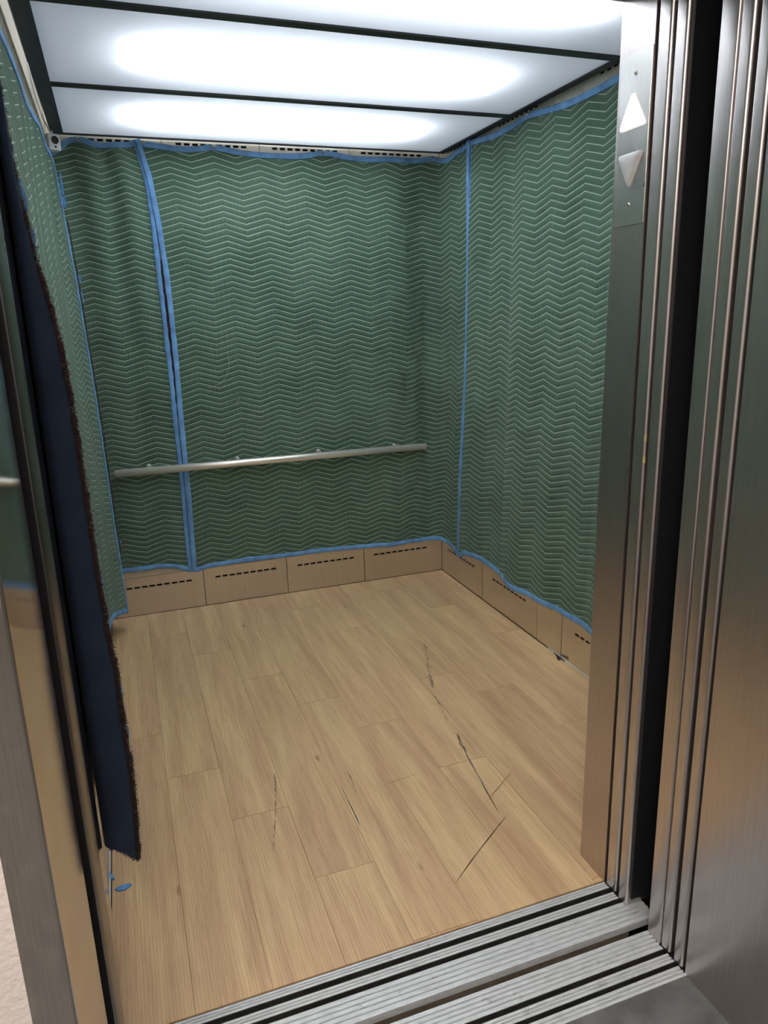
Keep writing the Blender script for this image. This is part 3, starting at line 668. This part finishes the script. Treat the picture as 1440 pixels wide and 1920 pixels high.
# frayed free edge: torn batting strip, tufts of fibre, shreds of the blue tape
m = MB(); P = []; RR = []
nF = 120
for i in range(nF + 1):
    z = 2.15 - (2.15 - 0.265) * i / nF; x, y = posD(1.0, z)
    nz = mnoise.noise((i * 0.37, 3, 1)); P.append((x + 0.001 + 0.003 * nz, y - 0.001 + 0.003 * mnoise.noise((i * 0.6, 8, 1)), z)); RR.append(0.0065 + 0.0045 * mnoise.noise((i * 0.8, 1, 4)))
m.tube(P, RR, 8); o = m.build('torn_batting', BATT, bD); o['label'] = 'dark brown torn batting along the free edge'
def tufts(n, material, ln, r, xr, seed, z0=0.262, z1=2.1):
    rnd = random.Random(seed); m = MB()
    for _ in range(n):
        z = rnd.uniform(z0, z1); x, y = posD(1.0, z); p = Vector((x + rnd.uniform(*xr), y + rnd.uniform(-0.006, 0.006), z))
        d = Vector((rnd.uniform(-0.2, 1), rnd.uniform(-1, 1), rnd.uniform(-1, 0.8))).normalized() * rnd.uniform(0.3, 1) * ln
        c = Vector((rnd.uniform(-1, 1), rnd.uniform(-1, 1), rnd.uniform(-1, 1))) * ln * 0.25
        m.tube([p, p + d * 0.5 + c, p + d], [r, r * 0.8, r * 0.5], 3, caps=False)
    return m.build('frayed_fibres', material, bD, kind='stuff')
tufts(3000, FIBRED, 0.010, 0.0007, (-0.006, 0.007), 1); tufts(2400, FIBRE, 0.009, 0.00045, (0.001, 0.009), 2)
def scrap(root, c, w_, h_, seed, name='torn_tape', nrm=(0.2, -1, 0), material=SCRAP):
    rnd = random.Random(seed); n = Vector(nrm).normalized(); up = Vector((0, 0, 1)); a = up.cross(n).normalized(); K = 12; top = []; 
    for k in range(K):
        q = 2 * math.pi * k / K; rr = rnd.uniform(0.45, 1.2); top.append((math.cos(q) * w_ / 2 * rr, math.copysign(abs(math.sin(q)) ** 0.7, math.sin(q)) * h_ / 2 * rnd.uniform(0.85, 1.1)))
    V = [Vector(c) + a * p + up * q + n * (t + 0.002 * math.sin(q * 200)) for t in (0.0006, -0.0006) for p, q in top]
    F = [tuple(range(K)), tuple(range(K, 2 * K))[::-1]] + [(i, K + i, K + (i + 1) % K, (i + 1) % K) for i in range(K)]
    return MB().add(V, F).build(name, material, root)
for k, (z, w_, h_) in enumerate(((1.735, 0.016, 0.075), (1.655, 0.012, 0.06), (0.965, 0.009, 0.05), (0.90, 0.008, 0.02), (0.72, 0.008, 0.035), (0.60, 0.011, 0.04), (0.535, 0.010, 0.035), (0.495, 0.007, 0.02), (1.15, 0.016, 0.012), (0.70, 0.012, 0.012))):
    x, y = posD(1.0, z); scrap(bD, (x + 0.006, y, z), w_, h_, k)
for k, (z, w_, h_) in enumerate(((2.10, 0.016, 0.10), (2.03, 0.020, 0.05), (1.71, 0.018, 0.04), (1.63, 0.012, 0.06), (0.47, 0.018, 0.03))):
    x, y = posD(0.0, z); scrap(bD, (x + 0.018, y + 0.01, z), w_, h_, 40 + k)
m = MB(); P = [(posD(0, z)[0] + 0.014 + 0.004 * mnoise.noise((z * 30, 0, 0)), 3.676, z) for z in [1.95 - i * 0.03 for i in range(52)]]
m.tube(P, [0.004 + 0.002 * mnoise.noise((i * 0.7, 5, 0)) for i in range(52)], 6); m.build('torn_batting', plain('grey_batting', srgb(74, 72, 66), 1.0, bump=1, bscale=250, var=0.5, vscale=90), bD)
# fringe at the bottom of the navy lining
m = MB(); rnd = random.Random(5)
for i in range(120):
    s = rnd.uniform(0.885, 1.0); z = zlD(s); x, y = posD(s, z); p = Vector((x, y - 0.006, z + 0.003)); q = p + Vector((rnd.uniform(-0.003, 0.003), rnd.uniform(-0.002, 0.002), -rnd.uniform(0.003, 0.011)))
    m.tube([p, q], 0.0005, 3, caps=False)
m.build('lining_fringe', NAVY, bD, kind='stuff')

# ------------------------------------------------------------------ small things on the floor
def flat_scrap(name, pts, h, material, label, cat):
    K = len(pts); V = [(x, y, h + 0.0015 * math.sin(i * 2.1)) for i, (x, y) in enumerate(pts)] + [(x, y, 0.0002) for x, y in pts]
    F = [tuple(range(K)), tuple(range(K, 2 * K))[::-1]] + [(i, K + i, K + (i + 1) % K, (i + 1) % K) for i in range(K)]
    return tag(MB().add(V, F).build(name, material, loc=(pts[0][0], pts[0][1], 0)), label, cat)
flat_scrap('fabric_scrap', [(-0.170, 1.828), (-0.158, 1.818), (-0.142, 1.817), (-0.133, 1.822), (-0.126, 1.828), (-0.130, 1.832), (-0.127, 1.836), (-0.143, 1.837), (-0.155, 1.838), (-0.166, 1.834)], 0.003, SCRAP, 'flat blue fabric scrap lying on the wood floor', 'scrap')
flat_scrap('fabric_scrap', [(-0.181, 1.873), (-0.170, 1.868), (-0.172, 1.878), (-0.177, 1.886), (-0.181, 1.905), (-0.184, 1.89)], 0.006, SCRAP, 'small blue fabric scrap caught along the left wall edge', 'scrap')
flat_scrap('lint_clump', [(1.706, 2.545), (1.709, 2.530), (1.718, 2.540), (1.7255, 2.515), (1.727, 2.555), (1.7265, 2.61), (1.722, 2.58), (1.714, 2.562)], 0.005, FIBRED, 'dark lint clump at the foot of the right wall', 'lint')
# scuffs worn into the planks
def scuff(path, wd, n, material, hatch=True, seed=0):
    rnd = random.Random(seed); m = MB(); P = [Vector((x, y, 0)) for x, y in path]; tot = sum((b - a).length for a, b in zip(P, P[1:]))
    for k in range(n):
        t = rnd.uniform(0, 1) * tot; acc = 0
        for a, b in zip(P, P[1:]):
            l = (b - a).length
            if acc + l >= t: break
            acc += l
        d = (b - a).normalized(); p = a + d * (t - acc); nrm = Vector((-d.y, d.x, 0)); p = p + nrm * rnd.gauss(0, wd * 0.35)
        if d.y < 0: d = -d
        e = Vector((0, 1, 0)).lerp(d, 0.5).normalized() * rnd.uniform(0.006, 0.022) if hatch else d * rnd.uniform(0.02, 0.05)
        ww = nrm * rnd.uniform(0.0006, 0.0012)
        q = [p - e - ww * 0.3, p + ww * 0.3 - e, p + e + ww, p + e - ww]
        m.add([(v.x, v.y, 0.00035) for v in q], [(0, 1, 2, 3)])
    o = m.build('scuff_mark', material, fl); o['kind'] = 'stuff'; return o
scuff([(1.219, 2.913), (1.175, 2.78), (1.131, 2.66)], 0.012, 44, SCUFF, seed=1)
scuff([(1.125, 2.64), (1.089, 2.523)], 0.009, 34, SCUFF, seed=2)
scuff([(1.07, 2.46), (1.035, 2.26)], 0.003, 10, SCUFF, seed=3)
scuff([(1.030, 2.165), (1.010, 2.06)], 0.010, 36, SCUFF, seed=4)
scuff([(1.010, 2.06), (1.001, 2.006), (0.981, 1.868), (0.974, 1.82)], 0.003, 24, SCUFFB, False, 5)
scuff([(0.972, 1.80), (0.964, 1.745)], 0.002, 8, SCUFF, False, 6)
scuff([(0.541, 2.002), (0.540, 1.90), (0.538, 1.80)], 0.0025, 14, SCUFFB, False, 7)
scuff([(0.585, 2.08), (0.578, 1.98)], 0.003, 10, SCUFF, seed=8)
scuff([(0.350, 2.189), (0.325, 2.05), (0.297, 1.93), (0.272, 1.829)], 0.004, 34, SCUFF, seed=9)
scuff([(0.73, 1.521), (0.80, 1.575), (0.88, 1.632), (0.976, 1.698)], 0.0015, 40, SCUFFT, False, 10)
scuff([(0.96, 1.79), (1.06, 1.86)], 0.002, 10, SCUFFT, False, 11)
scuff([(0.70, 1.99), (0.78, 2.0)], 0.002, 8, SCUFFT, False, 12)
# chips on the door edge
for z, h in ((1.226, 0.018), (1.176, 0.014)):
    MB().box(JX - 0.0006, JX + 0.004, 1.3135, 1.3165, z - h / 2, z + h / 2).build('edge_chip', CHIP, bpy.data.objects['door_1'])
# every mesh that is a child keeps plain transforms
bpy.context.view_layer.update()
